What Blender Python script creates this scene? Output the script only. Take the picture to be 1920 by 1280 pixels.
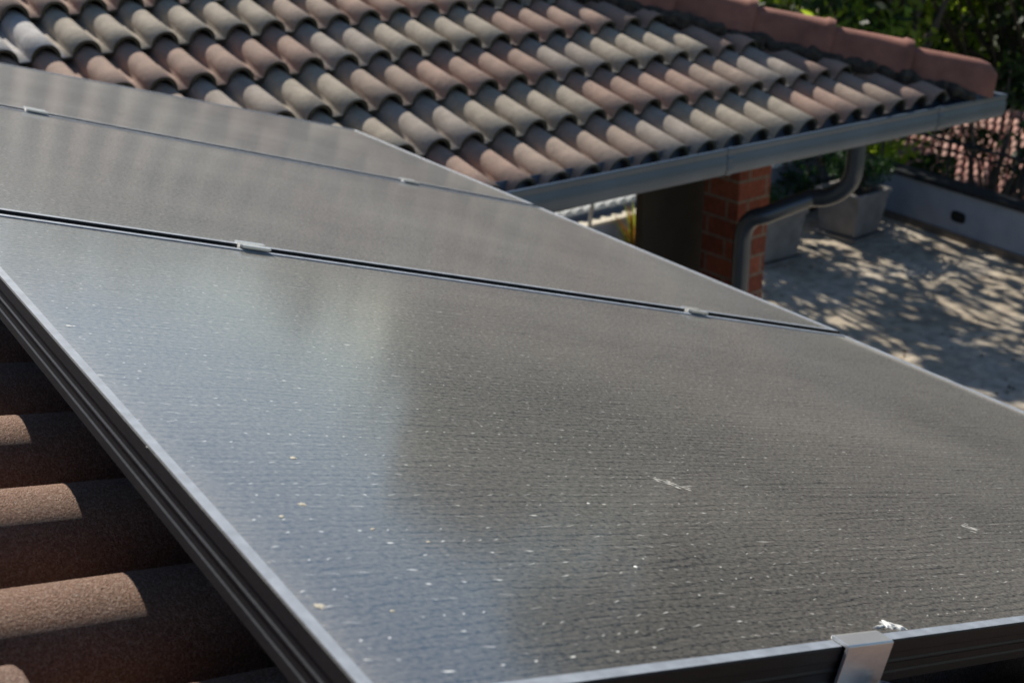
import bpy, bmesh, math, random
from mathutils import Vector, Matrix
R_ = math.radians
rnd = random.Random(7)
scene = bpy.context.scene
for o_ in list(bpy.data.objects): bpy.data.objects.remove(o_)

# ------------------------------------------------------------------ camera
CAM = Vector((-0.2427, -0.4424, 0.4124))
F = Vector((0.5510, 0.7365, -0.3923)); RT = Vector((0.7991, -0.6011, -0.0060)); DN = Vector((-0.2403, -0.3102, -0.9198))
F.normalize(); RT = (RT - F*RT.dot(F)).normalized(); UP = RT.cross(F) * 1.0
UP = -(DN - F*DN.dot(F) - RT*DN.dot(RT)).normalized()
cd = bpy.data.cameras.new('camera'); camo = bpy.data.objects.new('camera', cd); scene.collection.objects.link(camo)
camo.matrix_world = Matrix(((RT.x, UP.x, -F.x, CAM.x), (RT.y, UP.y, -F.y, CAM.y), (RT.z, UP.z, -F.z, CAM.z), (0, 0, 0, 1)))
cd.sensor_width = 36; cd.lens = 42.67; cd.clip_start = 0.02; cd.clip_end = 500
cd.dof.use_dof = True; cd.dof.focus_distance = 1.25; cd.dof.aperture_fstop = 9.5
scene.camera = camo

# ------------------------------------------------------------------ light
SUN_EL, SUN_AZ = 35.0, 6.0          # azimuth from +Y towards +X
sd = Vector((math.cos(R_(SUN_EL))*math.sin(R_(SUN_AZ)), math.cos(R_(SUN_EL))*math.cos(R_(SUN_AZ)), math.sin(R_(SUN_EL))))
w = bpy.data.worlds.new('World'); scene.world = w; w.use_nodes = True
nt = w.node_tree; bg = nt.nodes['Background']
sky = nt.nodes.new('ShaderNodeTexSky'); sky.sky_type = 'NISHITA'; sky.sun_disc = False
sky.sun_elevation = R_(SUN_EL); sky.sun_rotation = R_(SUN_AZ)
sky.air_density = 1.0; sky.dust_density = 0.3; sky.ozone_density = 3.0
nt.links.new(sky.outputs[0], bg.inputs[0]); bg.inputs[1].default_value = 0.06
sl = bpy.data.lights.new('sun', 'SUN'); sl.energy = 5.0; sl.angle = R_(0.5); sl.color = (1.0, 0.95, 0.87)
so = bpy.data.objects.new('sun', sl); scene.collection.objects.link(so)
so.rotation_euler = (-sd).to_track_quat('-Z', 'Y').to_euler(); so.location = (0, 0, 10)
scene.view_settings.view_transform = 'Standard'; scene.view_settings.look = 'None'
scene.view_settings.exposure = 0.4; scene.view_settings.gamma = 1.0
try: scene.view_settings.use_curve_mapping = False
except Exception: pass
scene.render.engine = 'CYCLES'

# ------------------------------------------------------------------ helpers
COL = scene.collection
class MB:
    def __init__(s): s.v = []; s.f = []; s.c = []; s.uv = None
    def quadstrip(s, rings, closed=False, col=None, caps=False):
        """rings: list of equal-length point lists"""
        n = len(rings[0]); b = len(s.v)
        for r in rings: s.v += [tuple(p) for p in r]
        for i in range(len(rings)-1):
            for j in range(n if closed else n-1):
                k = (j+1) % n
                s.f.append((b+i*n+j, b+i*n+k, b+(i+1)*n+k, b+(i+1)*n+j)); s.c.append(col)
        if caps:
            s.f.append(tuple(b+j for j in range(n))[::-1]); s.c.append(col)
            m = b+(len(rings)-1)*n; s.f.append(tuple(m+j for j in range(n))); s.c.append(col)
    def box(s, x0, y0, z0, x1, y1, z1, M=None, col=None):
        P = [Vector(p) for p in ((x0,y0,z0),(x1,y0,z0),(x1,y1,z0),(x0,y1,z0),(x0,y0,z1),(x1,y0,z1),(x1,y1,z1),(x0,y1,z1))]
        if M: P = [M @ p for p in P]
        b = len(s.v); s.v += [tuple(p) for p in P]
        for f in ((0,3,2,1),(4,5,6,7),(0,1,5,4),(1,2,6,5),(2,3,7,6),(3,0,4,7)):
            s.f.append(tuple(b+i for i in f)); s.c.append(col)
    def face(s, pts, col=None):
        b = len(s.v); s.v += [tuple(p) for p in pts]; s.f.append(tuple(range(b, b+len(pts)))); s.c.append(col)
    def tube(s, pts, rad, n=12, col=None, caps=True):
        rings = []
        pts = [Vector(p) for p in pts]
        if not isinstance(rad, (list, tuple)): rad = [rad]*len(pts)
        prev = None
        for i, p in enumerate(pts):
            t = (pts[min(i+1, len(pts)-1)] - pts[max(i-1, 0)]).normalized()
            if prev is None:
                a = t.orthogonal().normalized()
            else:
                a = (prev - t*prev.dot(t)).normalized()
            prev = a; bb = t.cross(a)
            rings.append([p + (a*math.cos(2*math.pi*k/n) + bb*math.sin(2*math.pi*k/n))*rad[i] for k in range(n)])
        s.quadstrip(rings, closed=True, col=col, caps=caps)
    def build(s, name, mat, parent=None, smooth=False, M=None, bevel=0, autosmooth=None, fixn=True):
        me = bpy.data.meshes.new(name); me.from_pydata(s.v, [], s.f); me.update()
        if any(c is not None for c in s.c):
            at = me.color_attributes.new('tint', 'FLOAT_COLOR', 'CORNER')
            for p, c in zip(me.polygons, s.c):
                c = c or (1, 1, 1)
                for li in p.loop_indices: at.data[li].color = (c[0], c[1], c[2], 1)
        if fixn:
            bm = bmesh.new(); bm.from_mesh(me); bmesh.ops.recalc_face_normals(bm, faces=bm.faces)
            if smooth:
                lim = R_(autosmooth or 40)
                for e in bm.edges:
                    if len(e.link_faces) == 2 and e.calc_face_angle(0) > lim: e.smooth = False
            bm.to_mesh(me); bm.free()
        if smooth:
            me.polygons.foreach_set('use_smooth', [True]*len(me.polygons))
        o = bpy.data.objects.new(name, me); COL.objects.link(o)
        if mat: me.materials.append(mat)
        if parent: o.parent = parent
        if bevel:
            m = o.modifiers.new('bevel', 'BEVEL'); m.width = bevel; m.segments = 2; m.limit_method = 'ANGLE'
        return o
def tag(o, label=None, cat=None, group=None, kind=None):
    if label: o['label'] = label
    if cat: o['category'] = cat
    if group: o['group'] = group
    if kind: o['kind'] = kind
    return o
def empty(name, loc=(0, 0, 0), M=None):
    o = bpy.data.objects.new(name, None); COL.objects.link(o); o.empty_display_size = .1
    if M is not None: o.matrix_world = M
    else: o.location = loc
    return o
def bez(p0, p1, p2, n=8):
    p0, p1, p2 = Vector(p0), Vector(p1), Vector(p2)
    return [p0*(1-t)**2 + p1*2*t*(1-t) + p2*t*t for t in [i/n for i in range(n+1)]]

# ------------------------------------------------------------------ materials
class NT:
    def __init__(s, name):
        s.m = bpy.data.materials.new(name); s.m.use_nodes = True; s.t = s.m.node_tree
        s.b = s.t.nodes['Principled BSDF']; s.out = s.t.nodes['Material Output']
    def n(s, typ, **kw):
        x = s.t.nodes.new(typ)
        for k, v in kw.items():
            if k.startswith('i_'): x.inputs[k[2:].replace('_', ' ')].default_value = v
            else: setattr(x, k, v)
        return x
    def l(s, a, b): s.t.links.new(a, b)
    def coord(s, kind='Object', scale=(1, 1, 1), rot=(0, 0, 0), loc=(0, 0, 0)):
        tc = s.n('ShaderNodeTexCoord'); mp = s.n('ShaderNodeMapping')
        mp.inputs['Scale'].default_value = scale; mp.inputs['Rotation'].default_value = rot; mp.inputs['Location'].default_value = loc
        s.l(tc.outputs[kind], mp.inputs[0]); return mp.outputs[0]
    def noise(s, vec, scale, detail=4, rough=.55, dist=0):
        x = s.n('ShaderNodeTexNoise'); x.inputs['Scale'].default_value = scale; x.inputs['Detail'].default_value = detail
        x.inputs['Roughness'].default_value = rough; x.inputs['Distortion'].default_value = dist; s.l(vec, x.inputs['Vector']); return x.outputs['Fac']
    def vor(s, vec, scale, feature='F1', rand=1.0):
        x = s.n('ShaderNodeTexVoronoi'); x.feature = feature; x.inputs['Scale'].default_value = scale; x.inputs['Randomness'].default_value = rand
        s.l(vec, x.inputs['Vector']); return x
    def ramp(s, fac, stops):
        x = s.n('ShaderNodeValToRGB'); cr = x.color_ramp
        while len(cr.elements) > 1: cr.elements.remove(cr.elements[-1])
        for i, (p, c) in enumerate(stops):
            if not isinstance(c, (tuple, list)): c = (c, c, c)
            e = cr.elements[0] if i == 0 else cr.elements.new(p)
            e.position = p; e.color = (c[0], c[1], c[2], 1)
        s.l(fac, x.inputs[0]); return x.outputs[0]
    def mix(s, fac, a, b, mode='MIX'):
        x = s.n('ShaderNodeMix', data_type='RGBA', blend_type=mode)
        for sock, v in ((x.inputs[0], fac), (x.inputs[6], a), (x.inputs[7], b)):
            if isinstance(v, (int, float)) and sock.type == 'VALUE': sock.default_value = v
            elif isinstance(v, (tuple, list)): sock.default_value = (v[0], v[1], v[2], 1)
            else: s.l(v, sock)
        return x.outputs[2]
    def math(s, op, a, b=None, c=None, clamp=False):
        x = s.n('ShaderNodeMath', operation=op); x.use_clamp = clamp
        for i, v in enumerate((a, b, c)):
            if v is None: continue
            if isinstance(v, (int, float)): x.inputs[i].default_value = v
            else: s.l(v, x.inputs[i])
        return x.outputs[0]
    def set(s, **kw):
        for k, v in kw.items():
            sock = s.b.inputs[k.replace('_', ' ')]
            if isinstance(v, (int, float)): sock.default_value = v
            elif isinstance(v, (tuple, list)): sock.default_value = (v[0], v[1], v[2], 1) if len(v) == 3 else v
            else: s.l(v, sock)
    def bump(s, h, strength=.3, dist=.01, prev=None):
        x = s.n('ShaderNodeBump'); x.inputs['Strength'].default_value = strength; x.inputs['Distance'].default_value = dist
        s.l(h, x.inputs['Height'])
        if prev is not None: s.l(prev, x.inputs['Normal'])
        s.l(x.outputs[0], s.b.inputs['Normal']); return x.outputs[0]

def mat_simple(name, col, rough=.6, metal=0, var=.15, scale=8, bump=0, bscale=60, spec=.5, bdist=.004):
    t = NT(name); c = t.coord(); n = t.noise(c, scale, 5)
    lo = tuple(x*(1-var) for x in col); hi = tuple(min(1, x*(1+var)) for x in col)
    t.set(Base_Color=t.ramp(n, [(.3, lo), (.7, hi)]), Roughness=rough, Metallic=metal, Specular_IOR_Level=spec)
    if bump: t.bump(t.noise(c, bscale, 5), bump, bdist)
    return t.m

def mat_tile(name, near=False):
    t = NT(name); c = t.coord()
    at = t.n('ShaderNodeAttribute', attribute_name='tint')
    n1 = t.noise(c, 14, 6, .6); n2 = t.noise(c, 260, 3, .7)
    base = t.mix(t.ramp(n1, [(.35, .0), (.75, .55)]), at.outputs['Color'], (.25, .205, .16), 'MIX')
    base = t.mix(1.0, base, t.ramp(n2, [(.25, .62), (.75, 1.25)]), 'MULTIPLY')
    # small lichen spots
    v = t.vor(c, 45); sp = t.ramp(v.outputs['Distance'], [(.10, 1.0), (.16, 0.0)])
    msk = t.math('MULTIPLY', sp, t.ramp(t.noise(c, 6, 2), [(.5, 0.0), (.6, .7)]))
    base = t.mix(msk, base, (.47, .46, .38))
    if near:
        gv = t.vor(c, 620); base = t.mix(.55, base, t.ramp(gv.outputs['Color'], [(.15, (.12, .07, .05)), (.5, (.25, .16, .12)), (.95, (.50, .40, .33))]), 'MIX')
    t.set(Base_Color=base, Roughness=.9, Specular_IOR_Level=.25)
    if near:
        g = t.noise(c, 420, 3, .8)
        b = t.bump(g, 1.0, .006)
        t.bump(t.noise(c, 40, 3), .3, .004, b)
    else:
        b = t.bump(n2, .5, .002); t.bump(t.noise(c, 30, 3), .4, .004, b)
    return t.m

def mat_glass_panel():
    t = NT('dusty_panel_glass'); c = t.coord()
    sep = t.n('ShaderNodeSeparateXYZ'); t.l(c, sep.inputs[0]); u, v = sep.outputs[0], sep.outputs[1]
    # wavy dried-water lines running down the slope (along u)
    ph0 = t.math('MULTIPLY', v, 101.0)
    w1 = t.math('MULTIPLY', t.noise(t.coord(scale=(5, 22, 1)), 1.0, 2, .5), 3.2)
    w2 = t.math('MULTIPLY', t.noise(t.coord(scale=(60, 120, 1)), 1.0, 3, .65), .85)
    fr = t.math('FRACT', t.math('ADD', t.math('ADD', ph0, w1), t.math('ADD', w2, 20.0)))
    lines = t.math('SUBTRACT', 1.0, t.math('MULTIPLY', t.math('ABSOLUTE', t.math('SUBTRACT', fr, .5)), 6.0), clamp=True)
    fr2 = t.math('FRACT', t.math('ADD', t.math('ADD', t.math('MULTIPLY', v, 161.0), t.math('MULTIPLY', t.noise(t.coord(scale=(9, 40, 1), loc=(4, 4, 0)), 1.0, 3, .6), 4.2)), 20.0))
    lines2 = t.math('SUBTRACT', 1.0, t.math('MULTIPLY', t.math('ABSOLUTE', t.math('SUBTRACT', fr2, .5)), 5.0), clamp=True)
    patch = t.ramp(t.noise(t.coord(scale=(14, 40, 1)), 1.0, 4, .6), [(.36, 0.1), (.62, 1.0)])
    grain = t.noise(c, 620, 4, .8); grain2 = t.noise(t.coord(scale=(190, 290, 1)), 1.0, 5, .7)
    blot = t.noise(t.coord(scale=(2.0, 3.2, 1)), 1.0, 4, .5)
    # faint laser-scribed rows every 19.8 mm
    ph = t.math('FRACT', t.math('ADD', t.math('MULTIPLY', t.math('ADD', v, t.math('MULTIPLY', t.noise(t.coord(scale=(2, 1, 1)), 1.0, 2), .002)), 50.5), 10.0))
    row = t.math('SUBTRACT', 1.0, t.math('MULTIPLY', t.math('ABSOLUTE', t.math('SUBTRACT', ph, .5)), 26.0), clamp=True)
    brk = t.ramp(t.noise(t.coord(scale=(40, 50, 1)), 1.0, 3), [(.45, 0.0), (.7, 1.0)])
    rowl = t.math('MULTIPLY', row, brk)
    # cells for the glints painted along the rows
    vb = t.vor(t.coord(scale=(34, 50.5, 1), loc=(0, 0, 0)), 1.0, rand=.0)
    jit = t.n('ShaderNodeTexWhiteNoise'); jit.noise_dimensions = '3D'
    t.l(vb.outputs['Position'], jit.inputs[0])
    # dots: random position cells stretched obliquely
    def dots(scale, r0, r1, keep, rot=.5, stretch=(1, 1.9, 1), loc=(0, 0, 0)):
        cc = t.coord(scale=tuple(scale*x for x in stretch), rot=(0, 0, rot), loc=loc)
        vv = t.vor(cc, 1.0); d = t.ramp(vv.outputs['Distance'], [(r0, 1.0), (r1, 0.0)])
        sp = t.n('ShaderNodeSeparateColor'); t.l(vv.outputs['Color'], sp.inputs[0])
        k = t.math('GREATER_THAN', sp.outputs[0], keep)
        return t.math('MULTIPLY', d, t.math('MULTIPLY', k, sp.outputs[1]))
    d1 = dots(26, .025, .055, .45)
    d2 = dots(13, .03, .055, .6, .35, (1, 2.0, 1), (5, 3, 0))
    d3 = dots(75, .07, .15, .42, .2, (1, 1.6, 1), (2, 9, 0))
    # glints on scribed rows, painted as pale dots in the base colour
    du = t.math('ABSOLUTE', t.math('SUBTRACT', t.math('FRACT', t.math('ADD', t.math('MULTIPLY', u, 42.0), t.math('MULTIPLY', t.noise(t.coord(scale=(5, 50, 1)), 1.0, 1), 9.0))), .5))
    glint = t.math('MULTIPLY', t.ramp(du, [(.028, 1.0), (.06, 0.0)]), t.ramp(t.math('ABSOLUTE', t.math('SUBTRACT', ph, .5)), [(.03, 1.0), (.06, 0.0)]))
    glint = t.math('MULTIPLY', glint, t.ramp(t.noise(t.coord(scale=(21, 25, 1), loc=(1, 1, 0)), 1.0, 1), [(.44, 0.0), (.52, 1.0)]))
    dust = t.math('ADD', .30, t.math('MULTIPLY', t.math('SUBTRACT', grain2, .5), 1.6))
    dust = t.math('ADD', dust, t.math('MULTIPLY', t.math('SUBTRACT', grain, .5), .55))
    dust = t.math('ADD', dust, t.math('MULTIPLY', t.math('SUBTRACT', blot, .5), .35))
    dust = t.math('SUBTRACT', dust, t.math('MULTIPLY', t.math('MULTIPLY', lines, patch), .24))
    dust = t.math('SUBTRACT', dust, t.math('MULTIPLY', lines2, .08))
    dust = t.math('ADD', dust, t.math('MULTIPLY', rowl, .34))
    edge = t.math('MINIMUM', t.math('SUBTRACT', u, .009), t.math('SUBTRACT', 1.795, u))
    dust = t.math('ADD', dust, t.math('MULTIPLY', t.ramp(t.math('MULTIPLY', edge, 20.0), [(0.0, 1.0), (.25, .45), (.8, 0.0)]), .42), clamp=True)
    col = t.mix(dust, (.012, .013, .017), (.215, .185, .14))
    spots = t.math('MAXIMUM', t.math('MAXIMUM', d1, d2), t.math('MAXIMUM', t.math('MULTIPLY', d3, .5), glint))
    col = t.mix(spots, col, (.85, .83, .76))
    rough = t.math('ADD', .44, t.math('MULTIPLY', dust, .2))
    t.set(Base_Color=col, Roughness=rough, Specular_IOR_Level=.6, Coat_Weight=1.0, Coat_Roughness=.12, Coat_IOR=2.8, Sheen_Weight=t.math('ADD', .13, t.math('MULTIPLY', dust, 1.05), clamp=True), Sheen_Roughness=.36, Sheen_Tint=(.98, .90, .78))
    t.bump(t.math('ADD', t.math('MULTIPLY', grain2, .6), t.math('SUBTRACT', 0.0, t.math('MULTIPLY', lines, .5))), .32, .0020)
    return t.m

def mat_brick():
    t = NT('red_brick'); c = t.coord('Object', rot=(0, 0, 0))
    sep = t.n('ShaderNodeSeparateXYZ'); t.l(c, sep.inputs[0])
    cb = t.n('ShaderNodeCombineXYZ'); t.l(t.math('ADD', sep.outputs[0], sep.outputs[1]), cb.inputs[0]); t.l(sep.outputs[2], cb.inputs[1])
    b = t.n('ShaderNodeTexBrick'); t.l(cb.outputs[0], b.inputs['Vector']); b.inputs['Scale'].default_value = 1.0
    b.inputs['Brick Width'].default_value = .26; b.inputs['Row Height'].default_value = .105; b.inputs['Mortar Size'].default_value = .008
    b.inputs['Color1'].default_value = (.24, .062, .036, 1); b.inputs['Color2'].default_value = (.36, .10, .055, 1); b.inputs['Mortar'].default_value = (.27, .20, .15, 1)
    col = t.mix(1.0, b.outputs['Color'], t.ramp(t.noise(c, 40, 5), [(.3, .7), (.7, 1.2)]), 'MULTIPLY')
    t.set(Base_Color=col, Roughness=.9)
    t.bump(b.outputs['Fac'], -.4, .006)
    return t.m

def mat_ground_concrete():
    t = NT('terrace_concrete'); c = t.coord()
    n1 = t.noise(c, .9, 6, .6, .4); n2 = t.noise(c, 7, 6, .65); n3 = t.noise(c, 60, 3, .7)
    a = t.ramp(n1, [(.3, (.34, .27, .19)), (.5, (.52, .43, .31)), (.7, (.60, .52, .41))])
    a = t.mix(1.0, a, t.ramp(n2, [(.3, .55), (.6, 1.05)]), 'MULTIPLY'); a = t.mix(1.0, a, t.ramp(n3, [(.3, .8), (.7, 1.1)]), 'MULTIPLY')
    t.set(Base_Color=a, Roughness=.9); t.bump(n2, .3, .01); return t.m

def mat_leaf(name, c1, c2, trans=.45):
    t = NT(name); oi = t.n('ShaderNodeAttribute', attribute_name='tint')
    col = t.mix(oi.outputs['Fac'], c1, c2)
    t.set(Base_Color=col, Roughness=.55, Specular_IOR_Level=.3)
    tr = t.n('ShaderNodeBsdfTranslucent'); t.l(t.mix(1.0, col, (1.3, 1.5, .5), 'MULTIPLY'), tr.inputs[0])
    ms = t.n('ShaderNodeMixShader'); ms.inputs[0].default_value = trans
    t.l(t.b.outputs[0], ms.inputs[1]); t.l(tr.outputs[0], ms.inputs[2]); t.l(ms.outputs[0], t.out.inputs[0]); return t.m

M_tile_near = mat_tile('concrete_tile_close', True); M_tile = mat_tile('concrete_tile')
M_glass = mat_glass_panel()
M_frame = mat_simple('dark_anodised_frame', (.014, .014, .016), .5, .1, .2, 30, .08, 300)
M_lip = mat_simple('dusty_frame', (.30, .33, .37), .6, .05, .2, 60, .1, 500)
M_alu = mat_simple('bright_aluminium', (.84, .83, .80), .3, .7, .06, 40, .05, 300)
M_bolt = mat_simple('steel_bolt', (.45, .46, .48), .35, .95, .1, 50)
M_mortar = mat_simple('mossy_mortar', (.06, .05, .038), .95, 0, .6, 25, .6, 60)
M_gut = mat_simple('painted_grey_gutter', (.125, .165, .22), .36, .3, .16, 3, .05, 16)
M_pipe = mat_simple('dark_glossy_pipe', (.085, .10, .125), .25, .4, .14, 3, .04, 20)
M_ridge = mat_simple('terracotta_ridge', (.31, .13, .088), .85, 0, .25, 9, .3, 90)
M_wood = mat_simple('dark_soffit', (.07, .05, .035), .8, 0, .3, 9)
M_brick = mat_brick()
M_plaster = mat_simple('cream_plaster', (.55, .48, .38), .9, 0, .1, 4, .2, 90)
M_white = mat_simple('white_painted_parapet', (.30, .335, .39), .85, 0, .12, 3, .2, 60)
M_black = mat_simple('black_iron', (.02, .022, .024), .5, .3, .2)
M_planter = mat_simple('weathered_planter', (.26, .235, .21), .9, 0, .22, 6, .3, 80)
M_soil = mat_simple('soil', (.05, .035, .025), 1, 0, .4, 30)
M_bark = mat_simple('bark', (.12, .09, .065), .9, 0, .4, 12, .5, 40)
M_barkp = mat_simple('pale_bark', (.42, .38, .32), .9, 0, .3, 12, .4, 40)
M_hole = mat_simple('dark_recess', (.01, .01, .01), .9, 0, .1)
M_drop = mat_simple('bird_dropping', (.78, .77, .72), .8, 0, .15, 200)
M_tan = mat_simple('tan_debris', (.52, .47, .36), .8, 0, .3, 300)
M_mark = mat_simple('pale_scratch', (.55, .53, .47), .7, 0, .3, 300)
M_rail = mat_simple('mounting_rail', (.5, .5, .5), .4, .9, .1, 20)
M_far_tile = mat_simple('far_roof_tiles', (.50, .27, .22), .9, 0, .3, 3)
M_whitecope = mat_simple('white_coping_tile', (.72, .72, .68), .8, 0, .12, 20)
M_leaf_a = mat_leaf('leaf_bright', (.18, .24, .05), (.55, .62, .15), .58)
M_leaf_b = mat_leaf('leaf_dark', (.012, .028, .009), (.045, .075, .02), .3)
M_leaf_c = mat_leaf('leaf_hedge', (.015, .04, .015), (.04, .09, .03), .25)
M_leaf_y = mat_leaf('leaf_yellow_red', (.34, .33, .09), (.34, .13, .05), .3)

# ------------------------------------------------------------------ tiles
CREAM = (.51, .435, .335); PINK = (.48, .32, .245); GREY = (.46, .39, .325); TAN = (.48, .36, .28); WHITE = (.68, .64, .60)
def tile_profile(seg, hw=.0600, h=.064, thick=0.0, pitch=.165):
    out = []
    for c0 in (0.0, pitch):
        out.append((c0-pitch/2, -thick)); out.append((c0-hw-.004, -thick))
        for k in range(seg+1):
            ph = math.pi*(1-k/seg); cs, sn = math.cos(ph), math.sin(ph)
            out.append((c0+(hw-thick)*cs, max(0, sn)**.9*(h) - thick))
        out.append((c0+hw+.004, -thick))
    out.append((pitch*1.5, -thick))
    return out
def add_tile(mb, P, a0, b0, col, seg, rs, nlift=.047, L=.42):
    """P(a,b,n)->Vector. tail at b0, head at b0+L"""
    top = tile_profile(seg); bot = tile_profile(seg, thick=.013)
    db = rs.uniform(-.006, .006); dn = rs.uniform(-.0015, .0025); sk = rs.uniform(-.006, .006); tl = rs.uniform(-.002, .003)
    wob = [rs.uniform(-.0015, .0015) for _ in range(4)]
    def ring(prof, s, dz=0.0):
        b = b0 + db + s
        n0 = nlift*(1 - s/L) + dn + dz
        return [P(a0 + a + sk*s, b + wob[0]*math.sin(a*30)*(1 if s < .05 else 0), n0 + n + tl*(a/.33-.25)) for a, n in prof]
    rings = [ring(bot, L), ring(bot, .2), ring(bot, .001), ring(top, 0, -.0015), ring(top, .002, 0), ring(top, .14), ring(top, .28), ring(top, L)]
    mb.quadstrip(rings[:3], col=(.08, .075, .06)); mb.quadstrip([rings[2], rings[3]], col=(.075, .07, .045)); mb.quadstrip(rings[3:], col=col)  # undersides: shade painted dark; tail ends: moss and shade in the tint
def roof_tiles(name, P, a_start, pairs, rows, pitch_b, seg, colors, seed, mat, parent, clips=(), keep=None):
    rs = random.Random(seed); mb = MB()
    for r in range(rows):
        for k in range(pairs):
            a0 = a_start + k*.33
            cc = colors(r, k, rs)
            q = rs.uniform(.93, 1.06); cc = tuple(x*q for x in cc)
            if keep and not keep(a0+.0825, r*pitch_b): continue
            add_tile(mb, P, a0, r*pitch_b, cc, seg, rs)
    o = mb.build(name, mat, parent, smooth=True, autosmooth=50, fixn=False)
    if clips:
        bm = bmesh.new(); bm.from_mesh(o.data)
        for co, no in clips:
            bmesh.ops.bisect_plane(bm, geom=bm.verts[:]+bm.edges[:]+bm.faces[:], plane_co=co, plane_no=no, clear_outer=True)
        bm.to_mesh(o.data); bm.free()
    return o
def rand_col(r, k, rs):
    return rs.choice([CREAM, CREAM, PINK, PINK, GREY, TAN])

# ------------------------------------------------------------------ near roof + house
pN = Vector((0.3233, -0.0118, 0.9462)); pU = Vector((0.9456, -0.0345, -0.3235)); pV = Vector((0.0364, 0.9993, 0.0))
pN.normalize(); pU = (pU-pN*pU.dot(pN)).normalized(); pV = pN.cross(pU)
GZ = -4.3
house = empty('near_house', (0, 0, GZ))
tag(house, 'near house under the solar panels with brown barrel tiled roof slope', 'house')
u_eave = 1.73; crest0 = .2032
def P1(a, b, n): return pU*(u_eave - b) + pV*a + pN*(n - .1207 - .064 - .0225)
tint1 = [(.52, .30, .21), (.54, .34, .25), (.47, .28, .20), (.52, .29, .19)]
hroof = MB()
for q in ((0,),):
    pass
a1 = crest0 - .33*8
def col1(r, k, rs): return rs.choice(tint1)
hr = MB()
def slab(mb, P, a0, b0, a1_, b1, n0, n1):
    pts = [P(a, b, n) for n in (n0, n1) for a, b in ((a0, b0), (a1_, b0), (a1_, b1), (a0, b1))]
    b = len(mb.v); mb.v += [tuple(p) for p in pts]
    for f in ((0,3,2,1),(4,5,6,7),(0,1,5,4),(1,2,6,5),(2,3,7,6),(3,0,4,7)):
        mb.f.append(tuple(b+i for i in f)); mb.c.append(None)
# offset so that the exposure joints fall where the photo shows them
def P1h(a, b, n): return P1(a, b, n) - Vector((0, 0, 0))
slab(hr, P1, a1-.2, .03, 3.28, 5.0, -.09, -.016)
deck = hr.build('roof', M_wood, house); 
deck.matrix_parent_inverse = house.matrix_world.inverted() if False else Matrix.Translation((0, 0, -GZ))
def setp(o, root): o.matrix_parent_inverse = Matrix.Translation(-root.location)
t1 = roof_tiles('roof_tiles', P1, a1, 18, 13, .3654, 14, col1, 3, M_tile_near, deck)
wl = MB(); wl.box(-3.2, -2.6, GZ, 1.35, 3.05, -1.15); 
wl_o = wl.build('wall', M_plaster, house); setp(wl_o, house)

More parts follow.
